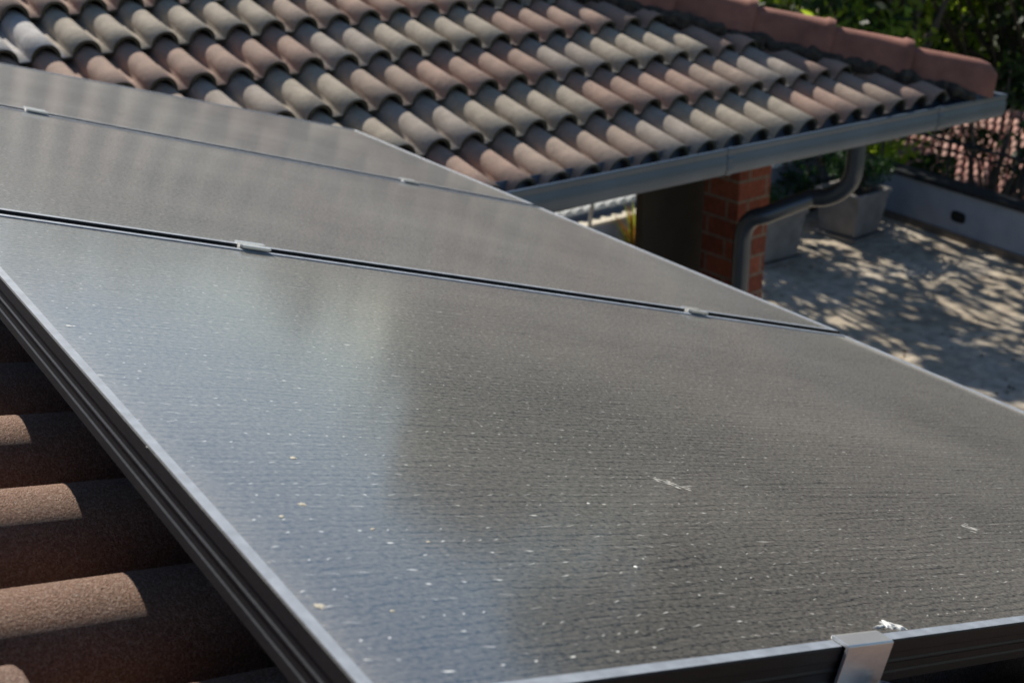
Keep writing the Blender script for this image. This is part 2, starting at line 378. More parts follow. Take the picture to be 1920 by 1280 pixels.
# ------------------------------------------------------------------ solar panels
corners = {
 1: ((-.0006, -.003, -.0035), (1.6892, -.0210, -.5982), (.047, 1.0907, -.0024), (1.7410, 1.0333, -.5887)),
 2: ((.0479, 1.1010, .0004), (1.7413, 1.0462, -.5842), (.0984, 2.1887, -.0121), (1.7862, 2.1330, -.5773)),
 3: ((.0981, 2.2002, -.0097), (1.7817, 2.1493, -.5733), (.145, 3.280, -.040), (1.8328, 3.2339, -.5673))}
plabels = {1: 'large dusty solar panel in the foreground with a patch of sky mirrored in it',
           2: 'middle dusty solar panel between the two seams with clamps',
           3: 'farthest grey dusty solar panel touching the view of the tiled roof'}
panel_frames = {}
for i, cs in corners.items():
    NL, NR, FL, FR = [Vector(c) for c in cs]
    X = (NR-NL).normalized(); Y = (FL-NL); Nn = X.cross(Y).normalized(); Y = Nn.cross(X)
    Mx = Matrix(((X.x, Y.x, Nn.x, NL.x), (X.y, Y.y, Nn.y, NL.y), (X.z, Y.z, Nn.z, NL.z), (0, 0, 0, 1)))
    inv = Mx.inverted()
    L = [inv @ p for p in (NL, NR, FR, FL)]
    def B(s, t, n=0.0, L=L):
        p = L[0]*(1-s)*(1-t) + L[1]*s*(1-t) + L[2]*s*t + L[3]*(1-s)*t
        return Vector((p.x, p.y, p.z+n))
    Wd, Hd = 1.80, 1.09
    root = empty('solar_panel', M=Mx); tag(root, plabels[i], 'solar panel', 'solar panels in a row on the roof')
    g = MB(); nn = 12
    LIP = .011
    for a in range(nn):
        for b in range(nn):
            def q(x, y): return B((LIP-.002)/Wd + x*(1-2*(LIP-.002)/Wd), (LIP-.002)/Hd + y*(1-2*(LIP-.002)/Hd), -.0016)
            g.face([q(a/nn, b/nn), q((a+1)/nn, b/nn), q((a+1)/nn, (b+1)/nn), q(a/nn, (b+1)/nn)])
    gm = MB(); gm.v, gm.f, gm.c = g.v, g.f, g.c
    go = gm.build('glass_sheet', M_glass, root)
    bm = bmesh.new(); bm.from_mesh(go.data); bmesh.ops.remove_doubles(bm, verts=bm.verts, dist=1e-5); bm.to_mesh(go.data); bm.free()
    # frame profile (inset, height)
    prof = [(.030, -.036), (.030, -.0345), (.0, -.036), (.0, -.029), (.0009, -.0275), (.0009, -.0215), (.0, -.0200), (.0, -.0190), (.0009, -.0175),
            (.0009, -.012), (.0, -.011), (.0, -.0012), (.0010, 0.0)]
    lipp = [(.0010, 0.0), (LIP-.001, 0.0), (LIP, -.0008), (LIP, -.0040)]
    def sweep(pr):
        rings = []
        for (ins, h) in pr:
            s, t = ins/Wd, ins/Hd
            rings.append([B(s, t, h), B(1-s, t, h), B(1-s, 1-t, h), B(s, 1-t, h)])
        return rings
    f = MB(); f.quadstrip(sweep(prof), closed=True); fo = f.build('frame', M_frame, root)
    l = MB(); l.quadstrip(sweep(lipp), closed=True); lo = l.build('frame_rim', M_lip, fo)
    bs = MB()
    for a in range(nn):
        for b in range(nn):
            bs.face([B(.02/Wd + x/nn*(1-.04/Wd), .02/Hd + y/nn*(1-.04/Hd), -.008) for x, y in ((a, b), (a+1, b), (a+1, b+1), (a, b+1))])
    bs.build('back_sheet', M_hole, root)
    panel_frames[i] = (Mx, B, Wd, Hd, root)

# marks on the front panel (child parts)
Mx1, B1, Wd, Hd, root1 = panel_frames[1]
def blob(name, mat, u, v, lu, lv, ang, seed, h=.0012, n=16, rough=.35):
    rs = random.Random(seed); m = MB(); c = B1(u/Wd, v/Hd, -.0014)
    ring = []
    for k in range(n):
        a = 2*math.pi*k/n; r = 1 + rs.uniform(-rough, rough)
        x, y = math.cos(a)*lu*r, math.sin(a)*lv*r
        ring.append(Vector((c.x + x*math.cos(ang)-y*math.sin(ang), c.y + x*math.sin(ang)+y*math.cos(ang), c.z)))
    ring2 = [c + (p-c)*.6 + Vector((0, 0, h*rs.uniform(.6, 1.1))) for p in ring]
    m.quadstrip([ring, ring2], closed=True); m.face(ring2)
    return m.build(name, mat, root1, smooth=True)
def hitp(x, y):
    d = F + RT*((x-960)/2276) + (-UP)*((y-640)/2276)
    t = -((CAM).dot(pN))/d.dot(pN); p = CAM + d*t; return p.dot(pU), p.dot(pV)
def mk(name, mat, x0, y0, x1, y1, wdt, seed, rough=.35, h=.0012):
    a = hitp(x0, y0); b = hitp(x1, y1); dx, dy = b[0]-a[0], b[1]-a[1]
    return blob(name, mat, (a[0]+b[0])/2, (a[1]+b[1])/2, math.hypot(dx, dy)/2, wdt, math.atan2(dy, dx), seed, h, rough=rough)
def streak(x0, y0, x1, y1, wdt, n, seed, lab):
    rs = random.Random(seed); m = MB()
    for k in range(n):
        f = (k+.5)/n + rs.uniform(-.04, .04); x = x0+(x1-x0)*f + rs.uniform(-5, 5); y = y0+(y1-y0)*f + rs.uniform(-1, 1)*wdt
        l = rs.uniform(7, 17); a = hitp(x-l*.5, y-l*.14); b = hitp(x+l*.5, y+l*.14)
        c0 = B1(a[0]/Wd, a[1]/Hd, -.0012); c1 = B1(b[0]/Wd, b[1]/Hd, -.0012); wv = Vector((0, rs.uniform(.0008, .0024), 0))
        mid = (c0+c1)/2
        m.face([c0, mid-wv, c1, mid+wv])
    o = m.build('pale_streak', M_mark, root1); o['label'] = lab
streak(1238, 888, 1308, 910, 3.2, 26, 1, 'long pale dried streak')
streak(1838, 978, 1864, 989, 3.6, 18, 2, 'short pale dried streak near the right side')
dd = MB()
for (x0, y0, x1, y1, wd, sd_) in ((1680, 1159, 1698, 1161, .0065, 3), (1688, 1157, 1718, 1168, .0022, 4), (1696, 1160, 1728, 1170, .0022, 5), (1664, 1166, 1686, 1163, .0011, 6), (1700, 1164, 1722, 1171, .0024, 7)):
    mk('bird_dropping', M_drop, x0, y0, x1, y1, wd, sd_, .45)
for (x, y, s, mt, sd_) in ((525, 955, .0022, M_tan, 8), (565, 933, .0034, M_tan, 9), (596, 1119, .0034, M_tan, 10), (548, 848, .003, M_tan, 11), (699, 979, .002, M_tan, 12), (1113, 934, .002, M_drop, 13), (1204, 1051, .0022, M_drop, 14), (806, 1003, .0018, M_tan, 15), (735, 1129, .0018, M_tan, 16), (275, 828, .0030, M_drop, 17), (120, 604, .0026, M_drop, 18)):
    a = hitp(x, y); blob('grit_speck', mt, a[0], a[1], s, s*.8, .4, sd_, .0003)

# ------------------------------------------------------------------ clamps and rails
def mid_clamp(lab, u, seam, prec):
    a, b = panel_frames[seam], panel_frames[seam+1]
    pA = a[0] @ a[1](u/1.8, 1.0); pB = b[0] @ b[1](u/1.8, 0.0)
    c = (pA+pB)/2; gap = (pB-pA).length
    Mx = Matrix(((pU.x, pV.x, pN.x, c.x), (pU.y, pV.y, pN.y, c.y), (pU.z, pV.z, pN.z, c.z), (0, 0, 0, 1)))
    r = empty('panel_clamp', M=Mx); tag(r, lab, 'clamp', 'clamps holding the panels together')
    g = gap/2; h0 = .0022; hw = .0215
    pr = [(-g-.0095, h0-.0005), (-g-.0095, h0+.0028), (-g+.001, h0+.0028), (-g+.0025, -.010), (g-.0025, -.010), (g-.001, h0+.0028), (g+.0095, h0+.0028), (g+.0095, h0-.0005), (g+.001, h0-.0005), (g-.0005, -.0125), (-g+.0005, -.0125), (-g-.001, h0-.0005)]
    m = MB(); m.quadstrip([[Vector((-hw, y, z)) for y, z in pr], [Vector((hw, y, z)) for y, z in pr]], closed=True, caps=True)
    m.build('clamp_plate', M_alu, r)
    bo = MB(); bo.tube([(0, 0, -.0102), (0, 0, -.003)], .0042, 12); bo.tube([(0, 0, -.0031), (0, 0, -.003)], .002, 6); bo.build('bolt', M_bolt, r, smooth=True)
mid_clamp('bright clamp on the near seam, left of the two, above the mirrored sky', .4185, 1, 0)
mid_clamp('small bright clamp on the near seam, close to the terrace end', 1.338, 1, 0)
mid_clamp('bright clamp at the far left end of the far seam', .405, 2, 0)
mid_clamp('pale clamp on the far seam just below the tiled roof', 1.36, 2, 0)
# end clamp on the front edge
pE = Mx1 @ B1(.434/1.8, 0.0)
ME = Matrix(((pU.x, pV.x, pN.x, pE.x), (pU.y, pV.y, pN.y, pE.y), (pU.z, pV.z, pN.z, pE.z), (0, 0, 0, 1)))
ec = empty('end_clamp', M=ME); tag(ec, 'shiny metal end clamp with socket bolt hooked over the front panel edge', 'clamp')
m = MB(); hw = .0275
pr = [(.0105, .0006), (.0115, .0030), (.009, .0036), (-.0045, .0036), (-.0060, .0025), (-.0060, -.040), (-.030, -.040), (-.030, -.0425), (-.0030, -.0425), (-.0030, .0006)]
m.quadstrip([[Vector((-hw, y, z)) for y, z in pr], [Vector((hw, y, z)) for y, z in pr]], closed=True, caps=True)
m.build('bracket', M_alu, ec, bevel=.0004)
bo = MB(); n = 20
def circ(r, z, k=n, cx=.018, cy=-.018): return [Vector((cx+r*math.cos(2*math.pi*i/k), cy+r*math.sin(2*math.pi*i/k), z)) for i in range(k)]
bo.quadstrip([circ(.0075, -.0400), circ(.0075, -.0265), circ(.0068, -.0255), circ(.0042, -.0255), circ(.0038, -.0315)], closed=True); bo.face(circ(.0038, -.0315))
bo.build('bolt', M_bolt, ec, smooth=True, autosmooth=30)
for (ur, lab) in ((.44, 'mounting rail under the panels below the end clamp'), (1.35, 'mounting rail under the panels towards the lower roof edge')):
    Mr = Matrix(((pU.x, pV.x, pN.x, 0), (pU.y, pV.y, pN.y, 0), (pU.z, pV.z, pN.z, 0), (0, 0, 0, 1)))
    m = MB(); m.box(ur-.018, -.075, -.076, ur+.018, 3.25, -.0435, Mr)
    m.box(ur+.0182, -.075, -.050, ur+.022, 3.25, -.0435, Mr)
    ro = m.build('mounting_rail', M_rail); tag(ro, lab, 'rail', 'rails under the panels')

# ------------------------------------------------------------------ second roof (wing)
O2 = Vector((2.683, 3.1457, -.8422)); S2 = R_(18.5466)
cs2, sn2 = math.cos(S2), math.sin(S2)
HIPX = 2.83; RD = 3.6; RB = RD/cs2
def P2(a, b, n): return Vector((O2.x + a, O2.y + b*cs2 - n*sn2, O2.z + b*sn2 + n*cs2))
wing = empty('house_wing', (O2.x, O2.y, GZ)); tag(wing, 'lower house wing with cream and pink barrel tile roof, brick pier and grey gutter', 'house')
LIFT = .106   # apex of the tile tail above the tile plane
def P2t(a, b, n): return P2(a, b, n - LIFT)
names = {'C': CREAM, 'P': PINK, 'G': GREY, 'T': TAN, 'W': WHITE}
# colour of each two-barrel tile as read in the photo: row -> {pair index: code}
CM = {0: {-1: 'P', 0: 'T', 1: 'T', 2: 'G', 3: 'C', 4: 'C', 5: 'P', 6: 'T', 7: 'P'},
      1: {-3: 'P', -2: 'C', -1: 'G', 0: 'C', 1: 'C', 2: 'P', 3: 'P', 4: 'T', 5: 'G', 6: 'P', 7: 'P'},
      2: {-4: 'T', -3: 'G', -2: 'C', -1: 'T', 0: 'P', 1: 'P', 2: 'G', 3: 'C', 4: 'C', 5: 'P', 6: 'C'},
      3: {-5: 'P', -4: 'P', -3: 'P', -2: 'P', -1: 'G', 0: 'C', 1: 'C', 2: 'P', 3: 'P', 4: 'P', 5: 'C'},
      4: {-6: 'C', -5: 'W', -4: 'C', -3: 'C', -2: 'C', -1: 'T', 0: 'P', 1: 'P', 2: 'C', 3: 'C'},
      5: {-6: 'C', -5: 'P', -4: 'P', -3: 'P', -2: 'G', -1: 'C', 0: 'C', 1: 'P'}}
NP0 = -14
def col2(r, k, rs):
    c = CM.get(r, {}).get(k+NP0); x = rand_col(r, k, rs)
    return names[c] if c else x
hip_no = Vector((1, 1, 0)).normalized(); hip_co = Vector((O2.x+HIPX, O2.y, 0))
dk = MB()
ex = O2.x+HIPX; y0 = O2.y; xl = O2.x-4.7; yr = y0+RD; xa = ex-RD; z0 = O2.z; zr = z0 + RD*math.tan(S2); yb = y0+2*RD
def zoff(p, d): return (p[0], p[1], p[2]+d)
A = (xl, y0, z0); Bc = (ex, y0, z0); Cc = (xa, yr, zr); Dd = (xl, yr, zr); E = (ex, yb, z0); Ff = (xl, yb, z0)
T0, T1 = -LIFT-.016, -LIFT-.055
for fc in ((A, Bc, Cc, Dd), (Bc, E, Cc), (Dd, Cc, E, Ff)):
    dk.face([zoff(p, T0) for p in fc]); dk.face([zoff(p, T1) for p in fc][::-1])
for e in ((A, Bc), (Bc, E), (E, Ff), (Dd, A), (Ff, Dd)):
    dk.face([zoff(e[0], T1), zoff(e[1], T1), zoff(e[1], T0), zoff(e[0], T0)])
dko = dk.build('roof', M_wood, wing); setp(dko, wing)
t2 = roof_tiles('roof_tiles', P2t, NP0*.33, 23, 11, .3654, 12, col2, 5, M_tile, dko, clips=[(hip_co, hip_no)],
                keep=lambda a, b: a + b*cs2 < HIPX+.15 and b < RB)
# right hip face and rear face
def P2r(a, b, n): return Vector((ex - b*cs2 + (n-LIFT)*sn2, y0 + a, z0 + b*sn2 + (n-LIFT)*cs2))
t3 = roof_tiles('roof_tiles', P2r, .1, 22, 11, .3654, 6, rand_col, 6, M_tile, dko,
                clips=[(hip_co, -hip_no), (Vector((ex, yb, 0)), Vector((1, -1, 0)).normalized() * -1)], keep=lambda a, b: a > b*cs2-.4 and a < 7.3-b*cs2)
def P2b(a, b, n): return Vector((ex - a, yb - b*cs2 + (n-LIFT)*sn2, z0 + b*sn2 + (n-LIFT)*cs2))
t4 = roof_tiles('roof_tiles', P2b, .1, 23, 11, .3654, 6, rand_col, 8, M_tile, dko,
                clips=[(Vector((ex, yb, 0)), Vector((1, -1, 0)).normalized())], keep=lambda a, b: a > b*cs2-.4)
# ridge / hip caps
def cap(p0, p1, seed, end=False):
    p0, p1 = Vector(p0), Vector(p1); d = (p1-p0); L = d.length; d.normalize()
    side = Vector((d.y, -d.x, 0)).normalized(); up = side.cross(d).normalized()
    if up.z < 0: up = -up
    half = [(.152, -.035), (.136, -.005), (.092, .070), (.072, .094), (.044, .109), (.015, .113)]
    pr = [(-x, z) for x, z in half] + [(x, z) for x, z in half[::-1]]
    rs = random.Random(seed); j = rs.uniform(-.006, .006)
    def ring(s, k, dz): return [p0 + d*s + side*(x*k + j) + up*(z*k + dz) for x, z in pr]
    m = MB()
    if end: rings = [ring(0.02, .05, -.03), ring(.0, .62, -.015), ring(.006, .80, -.01), ring(.05, .98, .002), ring(.10, 1.0, .008)]
    else: rings = [ring(.03, .86, .003), ring(.0, .88, .006), ring(.0, 1.0, .018), ring(.035, 1.03, .018), ring(.05, 1.0, .012)]
    rings += [ring(L*.5, .97, .006), ring(L*.85, .93, 0), ring(L, .9, -.004)]
    m.quadstrip(rings)
    o = m.build('ridge_cap', M_ridge, dko, smooth=True, autosmooth=38); return o
hd = Vector((-1, 1, math.tan(S2))); top_d = 2.75
ds = [-.03] + [.285*i for i in range(1, 13)]
for i, s in enumerate(ds):
    p0 = Vector((ex, y0, z0-.012)) + hd*s
    p1 = Vector((ex, y0, z0-.018)) + hd*(s + .335)
    cap(p0, p1, 20+i, end=(i == 0))
for i in range(12):
    x = xa + .1 - i*.37
    cap((x-.37-.05, yr, zr-.02), (x, yr, zr-.02), 40+i)
hb = Vector((-1, -1, math.tan(S2)))
for i, s in enumerate(ds):
    cap(Vector((ex, yb, z0-.012)) + hb*s, Vector((ex, yb, z0-.018)) + hb*(s+.335), 60+i, end=(i == 0))
mo_ = MB(); rs = random.Random(77)
pts_, rad_ = [], []
for i in range(150):
    s_0 = .05 + i*.0235
    c0 = Vector((ex, y0, z0-.005)) + hd*s_0 + Vector((-.7071, -.7071, 0))*(.135+rs.uniform(-.012, .022)) + Vector((0, 0, -.055 + rs.uniform(-.012, .012)))
    pts_.append(c0); rad_.append(.030 + .020*rs.random()**2)
mo_.tube(pts_, rad_, 7, caps=True)
mo_.build('mortar_bedding', M_mortar, dko)
# gutter: profile swept along the front eave and round the corner
GT = z0 - .0
gp = [(.125, .012), (.0, -.0), ]
prof = [(.0, .0), (-.010, .006), (-.018, .004), (-.020, -.006), (-.016, -.016), (-.0145, -.030), (-.019, -.040), (-.019, -.088), (-.014, -.100), (-.010, -.112), (.012, -.120), (.080, -.120), (.098, -.112), (.112, -.02), (.112, .010), (.110, .010), (.109, -.02), (.094, -.108), (.078, -.116), (.014, -.116), (-.007, -.108), (-.015, -.087), (-.015, -.041), (-.010, -.030), (-.010, -.016), (-.012, -.004), (-.008, .002), (.0, -.003)]
yg = y0 - .052; xg = ex + .105
def dz(x): return -.016 - (x-2.37)*.0155
rings = []
for X in (xl, 2.4, 4.0, xg):
    if X == xg: rings.append([Vector((xg - py, yg + py, GT + dz(xg) + pz)) for py, pz in prof])
    else: rings.append([Vector((X, yg + py, GT + dz(X) + pz)) for py, pz in prof])
rings.append([Vector((xg - py, yb, GT + dz(xg) + pz)) for py, pz in prof])
m = MB(); m.quadstrip(rings, closed=True, caps=True)
gut = m.build('gutter', M_gut, wing, smooth=True, autosmooth=35); setp(gut, wing)
# joint sleeves
for X in (3.55, 5.05):
    jr = []
    for X2 in (X, X+.035):
        jr.append([Vector((X2, yg + (py-.046)*1.035 + .046, GT + dz(X2) + (pz+.055)*1.05 - .055)) for py, pz in prof[:13]])
    m = MB(); m.quadstrip(jr); m.build('gutter_joint', M_gut, gut)
# downpipe
px, pyy, pz = 4.51, yg+.045, GT-.12-.035
path = [(px, pyy, pz), (px, pyy, pz-.10)] + bez((px, pyy, pz-.12), (px, pyy, pz-.25), (px-.04, pyy+.13, pz-.30), 8)
qx, qy = 4.165, 3.51
path += [(px-.07, pyy+.2, pz-.315)] + bez((qx+.03, qy-.1, pz-.375), (qx, qy, pz-.395), (qx, qy, pz-.52), 8) + [(qx, qy, GZ+.05)]
m = MB(); m.tube(path, .045, 24); dp = m.build('downpipe', M_pipe, wing, smooth=True); setp(dp, wing)
m = MB(); m.tube([(qx, qy, -2.0), (qx, qy, -2.05)], .051, 24); m.box(qx-.01, qy+.05, -2.05, qx+.01, qy+.14, -2.0); mo = m.build('pipe_bracket', M_gut, dp)
# brick pier + wall
m = MB(); m.box(4.235, 3.62, GZ, 4.47, 3.86, z0-.1-.0); br = m.build('brick_pier', M_brick, wing, bevel=.004); setp(br, wing)
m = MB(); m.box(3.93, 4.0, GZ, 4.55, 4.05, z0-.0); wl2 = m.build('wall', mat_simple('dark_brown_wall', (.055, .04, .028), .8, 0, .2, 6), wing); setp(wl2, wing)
m = MB(); m.box(xl+.4, 3.75, GZ, .9, 9.6, z0-.15); wl3 = m.build('wall', M_plaster, wing); setp(wl3, wing)

# ------------------------------------------------------------------ terrace
m = MB(); m.box(-8, -6, GZ-.35, 13.2, 10.12, GZ); te = m.build('terrace_floor', mat_ground_concrete()); tag(te, kind='structure')
m = MB(); s_ = 400; m.box(-s_, -s_, -9.2, s_, s_, -8.9); gr = m.build('ground', mat_simple('dry_grass_ground', (.10, .11, .05), .95, 0, .4, .6)); tag(gr, kind='structure')
m = MB(); m.box(-7.9, -5.9, -8.9, 13.1, 10.02, GZ-.351); tb = m.build('terrace_retaining_wall', M_plaster); tag(tb, 'plastered retaining wall carrying the terrace', 'wall')
# right parapet (runs towards the camera), a bit out of square as in the photo
pa, pb = Vector((12.86, 10.1, 0)), Vector((12.05, 4.0, 0)); pd = (pb-pa).normalized(); pn = Vector((-pd.y, pd.x, 0))
if pn.x < 0: pn = -pn
def strip(mb, s0, s1, t0, t1, zz0, zz1):
    pts = [pa+pd*s0+pn*t0, pa+pd*s1+pn*t0, pa+pd*s1+pn*t1, pa+pd*s0+pn*t1]
    b = len(mb.v)
    mb.v += [(p.x, p.y, zz0) for p in pts] + [(p.x, p.y, zz1) for p in pts]
    for f in ((0,3,2,1),(4,5,6,7),(0,1,5,4),(1,2,6,5),(2,3,7,6),(3,0,4,7)):
        mb.f.append(tuple(b+i for i in f)); mb.c.append(None)
Lp = 9.0
par = empty('parapet_wall', pa + Vector((0, 0, GZ))); tag(par, 'white parapet with dark coping and oval drain hole along the right of the terrace', 'wall')
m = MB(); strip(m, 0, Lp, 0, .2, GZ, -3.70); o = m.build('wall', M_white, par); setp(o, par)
m = MB(); strip(m, 0, Lp, -.04, .24, -3.70+.002, -3.645); o = m.build('coping', M_black, par); setp(o, par)
m = MB(); strip(m, .3, Lp, -.018, -.001, GZ+.002, GZ+.10); o = m.build('skirting', mat_simple('stained_skirting', (.16, .13, .10), .9, 0, .3), par); setp(o, par)
# oval drain hole: recessed ring
hc = None
def ray_par(x, y):
    d = F + RT*((x-960)/2276) - UP*((y-640)/2276)
    t = (pa-CAM).dot(pn)/d.dot(pn); return CAM + d*t
hc = ray_par(1797, 407); s0 = (hc-pa).dot(pd)
m = MB(); ringo, ringi = [], []
for k in range(20):
    a = 2*math.pi*k/20; ca, sa = math.cos(a), math.sin(a)
    sx = (abs(ca)**.6)*math.copysign(1, ca); sy = (abs(sa)**.6)*math.copysign(1, sa)
    for lst, r, t in ((ringo, 1.12, -.006), (ringi, 1.0, -.008)):
        p = pa + pd*(s0 + .10*r*sx) + pn*t; lst.append(Vector((p.x, p.y, hc.z + .062*r*sy)))
ringb = [p - pn*(-.0065) for p in ringi]
m.quadstrip([ringo, ringi, ringb], closed=True); m.face(ringb)
o = m.build('drain_hole', M_hole, par); setp(o, par)
# far parapet with scalloped white coping tiles
far = empty('parapet_wall', (10, 10.0, GZ)); tag(far, 'shaded parapet with white scalloped tile coping behind the planters', 'wall')
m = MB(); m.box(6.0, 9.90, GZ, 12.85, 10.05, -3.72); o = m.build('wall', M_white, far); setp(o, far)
m = MB()
for k in range(60):
    x = 6.1 + k*.165
    if x > 12.8: break
    pts = []
    ring0, ring1, r0b, r1b = [], [], [], []
    for q in range(9):
        a = math.pi*q/8; cx, sz = math.cos(a)*.07, math.sin(a)*.07
        ring0.append(Vector((x+cx, 9.80, -3.715+sz))); ring1.append(Vector((x+cx, 10.15, -3.66+sz)))
    m.quadstrip([ring0, ring1]); m.face(ring0); m.face(ring1)
    m.box(x-.085, 9.82, -3.72, x-.068, 10.12, -3.69)
o = m.build('coping', M_whitecope, far, smooth=True, autosmooth=40); setp(o, far)
# low wall stub on the left
m = MB(); m.box(8.2, 9.55, GZ, 9.30, 9.68, -3.80)
stub = empty('low_wall', (8.8, 9.6, GZ)); tag(stub, 'low grey wall with pale top beside the yellow plant', 'wall')
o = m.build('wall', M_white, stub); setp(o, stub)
m = MB(); m.box(8.18, 9.53, -3.798, 9.32, 9.70, -3.765); o = m.build('coping', mat_simple('beige_coping', (.62, .55, .42), .8), stub); setp(o, stub)
m = MB(); rs = random.Random(99)
for _ in range(420):
    x = rs.uniform(8.2, 12.6); y = rs.uniform(4.2, 9.6) if rs.random() < .6 else rs.gauss(9.3, .5)
    if y > 9.85: continue
    a = rs.uniform(0, 6.28); l = rs.uniform(.015, .035); d1_ = Vector((math.cos(a)*l, math.sin(a)*l, rs.uniform(0, .012))); d2_ = Vector((-math.sin(a)*l*.5, math.cos(a)*l*.5, rs.uniform(0, .008)))
    c = Vector((x, y, GZ+.004)); m.face([c-d1_+Vector((0, 0, .012)), c+d2_, c+d1_, c-d2_+Vector((0, 0, .004))])
fl = m.build('fallen_leaves', mat_simple('dead_leaf', (.16, .09, .04), .9, 0, .5, 3), fixn=False); tag(fl, 'scattered dry fallen leaves on the terrace floor', 'leaves', None, 'stuff')
# leaning pole
m = MB(); m.tube([(7.95, 9.2, GZ), (8.17, 9.3, -3.35)], .022, 10); pl = m.build('pole', M_barkp, smooth=True); tag(pl, 'pale slanting pole standing left of the yellow plant', 'pole')

# ------------------------------------------------------------------ vegetation
def leaves(mb, centre, rad, n, size, rs, flat=1.0, shade=.5):
    for _ in range(n):
        while True:
            p = Vector((rs.uniform(-1, 1), rs.uniform(-1, 1), rs.uniform(-1, 1)))
            if p.length < 1: break
        p = Vector((p.x*rad, p.y*rad, p.z*rad*flat)) + centre
        a = Vector((rs.gauss(0, 1), rs.gauss(0, 1), rs.gauss(0, .7))).normalized(); b = a.orthogonal().normalized()
        th = rs.uniform(0, 6.28); b = (b*math.cos(th) + a.cross(b)*math.sin(th)); c = a.cross(b)
        s = size*rs.uniform(.6, 1.3); g = min(1, max(0, rs.gauss(shade, .25)))
        mb.face([p-b*s, p+c*s*.45, p+b*s, p-c*s*.45], (g, g, g))
def tree(name, label, cat, x, y, zb, h, spread, nclump, nleaf, size, mat, bark, seed, group=None, crown_lo=.35, dens=.28):
    rs = random.Random(seed); root = empty(name, (x, y, zb)); tag(root, label, cat, group)
    tr = MB(); cr = MB()
    top = Vector((rs.uniform(-.2, .2)*spread, rs.uniform(-.2, .2)*spread, h*.85))
    base_r = .035*h**.9
    pts = [Vector((0, 0, 0)) + top*(i/6) + Vector((rs.uniform(-.05, .05)*h*.5, rs.uniform(-.05, .05)*h*.5, 0))*(i > 0) for i in range(7)]
    tr.tube(pts, [base_r*(1-.85*i/6) for i in range(7)], 8)
    for k in range(nclump):
        zf = rs.uniform(crown_lo, 1.0); ang = rs.uniform(0, 6.28)
        env = math.sin(math.pi*min(1, (zf-crown_lo)/(1-crown_lo)*.8+.18))**.6
        r = spread*env*math.sqrt(rs.uniform(.1, 1))
        c = Vector((math.cos(ang)*r, math.sin(ang)*r, zf*h))
        i = max(0, min(5, int((zf-.22)*6))); st = pts[i]
        mid = (st+c)/2 + Vector((rs.uniform(-.1, .1)*spread, rs.uniform(-.1, .1)*spread, -.04*h))
        br = base_r*.28
        tr.tube([st, (st+mid)/2 + Vector((0, 0, .02*h)), mid, c], [br, br*.75, br*.5, br*.15], 5)
        cr_r = spread*dens*rs.uniform(.6, 1.3)
        sh = rs.uniform(.25, .75)
        leaves(cr, c, cr_r, int(nleaf*rs.uniform(.6, 1.4)), size, rs, .7, sh)
    tr.build('trunk', bark, root, smooth=True, fixn=False); cr.build('crown', mat, root, fixn=False)
    return root
G1 = 'trees beyond the terrace'
def at(az, dist): a = R_(az); return CAM.x + math.sin(a)*dist, CAM.y + math.cos(a)*dist
def T(az, dist, zt, spread, label, mat, seed, nclump=60, nleaf=70, size=.085, bark=M_bark, lo=.3, dens=.28, name='leafy_tree'):
    x, y = at(az, dist); tree(name, label, 'tree', x, y, -8.9, zt+8.9, spread, nclump, nleaf, size, mat, bark, seed, G1, lo, dens)
T(49.3, 21.5, -.9, 2.4, 'bright green sunlit tree with thin branches above the ridge caps', M_leaf_a, 101, 190, 70, .11, M_barkp, .2, .24)
T(53.4, 37, -.6, 3.6, 'tall pale green tree at the centre of the group behind the roof', M_leaf_a, 102, 200, 90, .14, M_bark, .15, .25)
T(60.5, 33, 7.0, 4.2, 'dark dense tree in the upper right corner above the gutter end', M_leaf_b, 103, 150, 110, .15, M_bark, .15, .30)
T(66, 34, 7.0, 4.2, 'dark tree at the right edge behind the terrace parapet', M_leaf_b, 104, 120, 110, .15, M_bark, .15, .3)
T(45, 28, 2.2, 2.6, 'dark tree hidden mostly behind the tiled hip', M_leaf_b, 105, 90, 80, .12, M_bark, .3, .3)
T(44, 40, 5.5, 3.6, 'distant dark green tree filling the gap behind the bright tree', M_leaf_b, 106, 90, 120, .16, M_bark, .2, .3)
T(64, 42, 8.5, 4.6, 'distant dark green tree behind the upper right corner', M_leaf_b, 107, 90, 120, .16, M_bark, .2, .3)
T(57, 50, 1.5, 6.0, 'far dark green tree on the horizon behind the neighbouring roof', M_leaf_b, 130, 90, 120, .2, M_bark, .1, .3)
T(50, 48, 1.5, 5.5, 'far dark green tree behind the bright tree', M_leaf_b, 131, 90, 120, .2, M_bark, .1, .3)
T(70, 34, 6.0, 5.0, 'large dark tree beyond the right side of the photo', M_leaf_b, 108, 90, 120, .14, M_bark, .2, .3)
T(17.0, 16, 3.4, 1.9, 'tree behind the far left of the tiled roof', M_leaf_b, 109, 60, 90, .09, M_bark, .4, .3)
T(32.5, 30, 1.7, 3.2, 'low tree beyond the tiled roof', M_leaf_b, 110, 60, 90, .12, M_bark, .3, .3)
T(25, 32, 3.0, 3.8, 'round tree beyond the tiled roof ridge', M_leaf_b, 111, 60, 90, .12, M_bark, .3, .3)
T(41, 30, 1.6, 3.4, 'green tree beyond the hip of the tiled roof', M_leaf_b, 112, 60, 90, .12, M_bark, .3, .3)
T(53, 22, 4.1, 2.9, 'tall dark tree rising out of the top of the photo beside the bright tree', M_leaf_b, 140, 70, 110, .10, M_bark, .62, .3)
T(61, 24, 6.8, 3.0, 'tall dark tree whose trunk crosses the red tiled roof', M_leaf_b, 141, 70, 110, .10, M_bark, .62, .3)
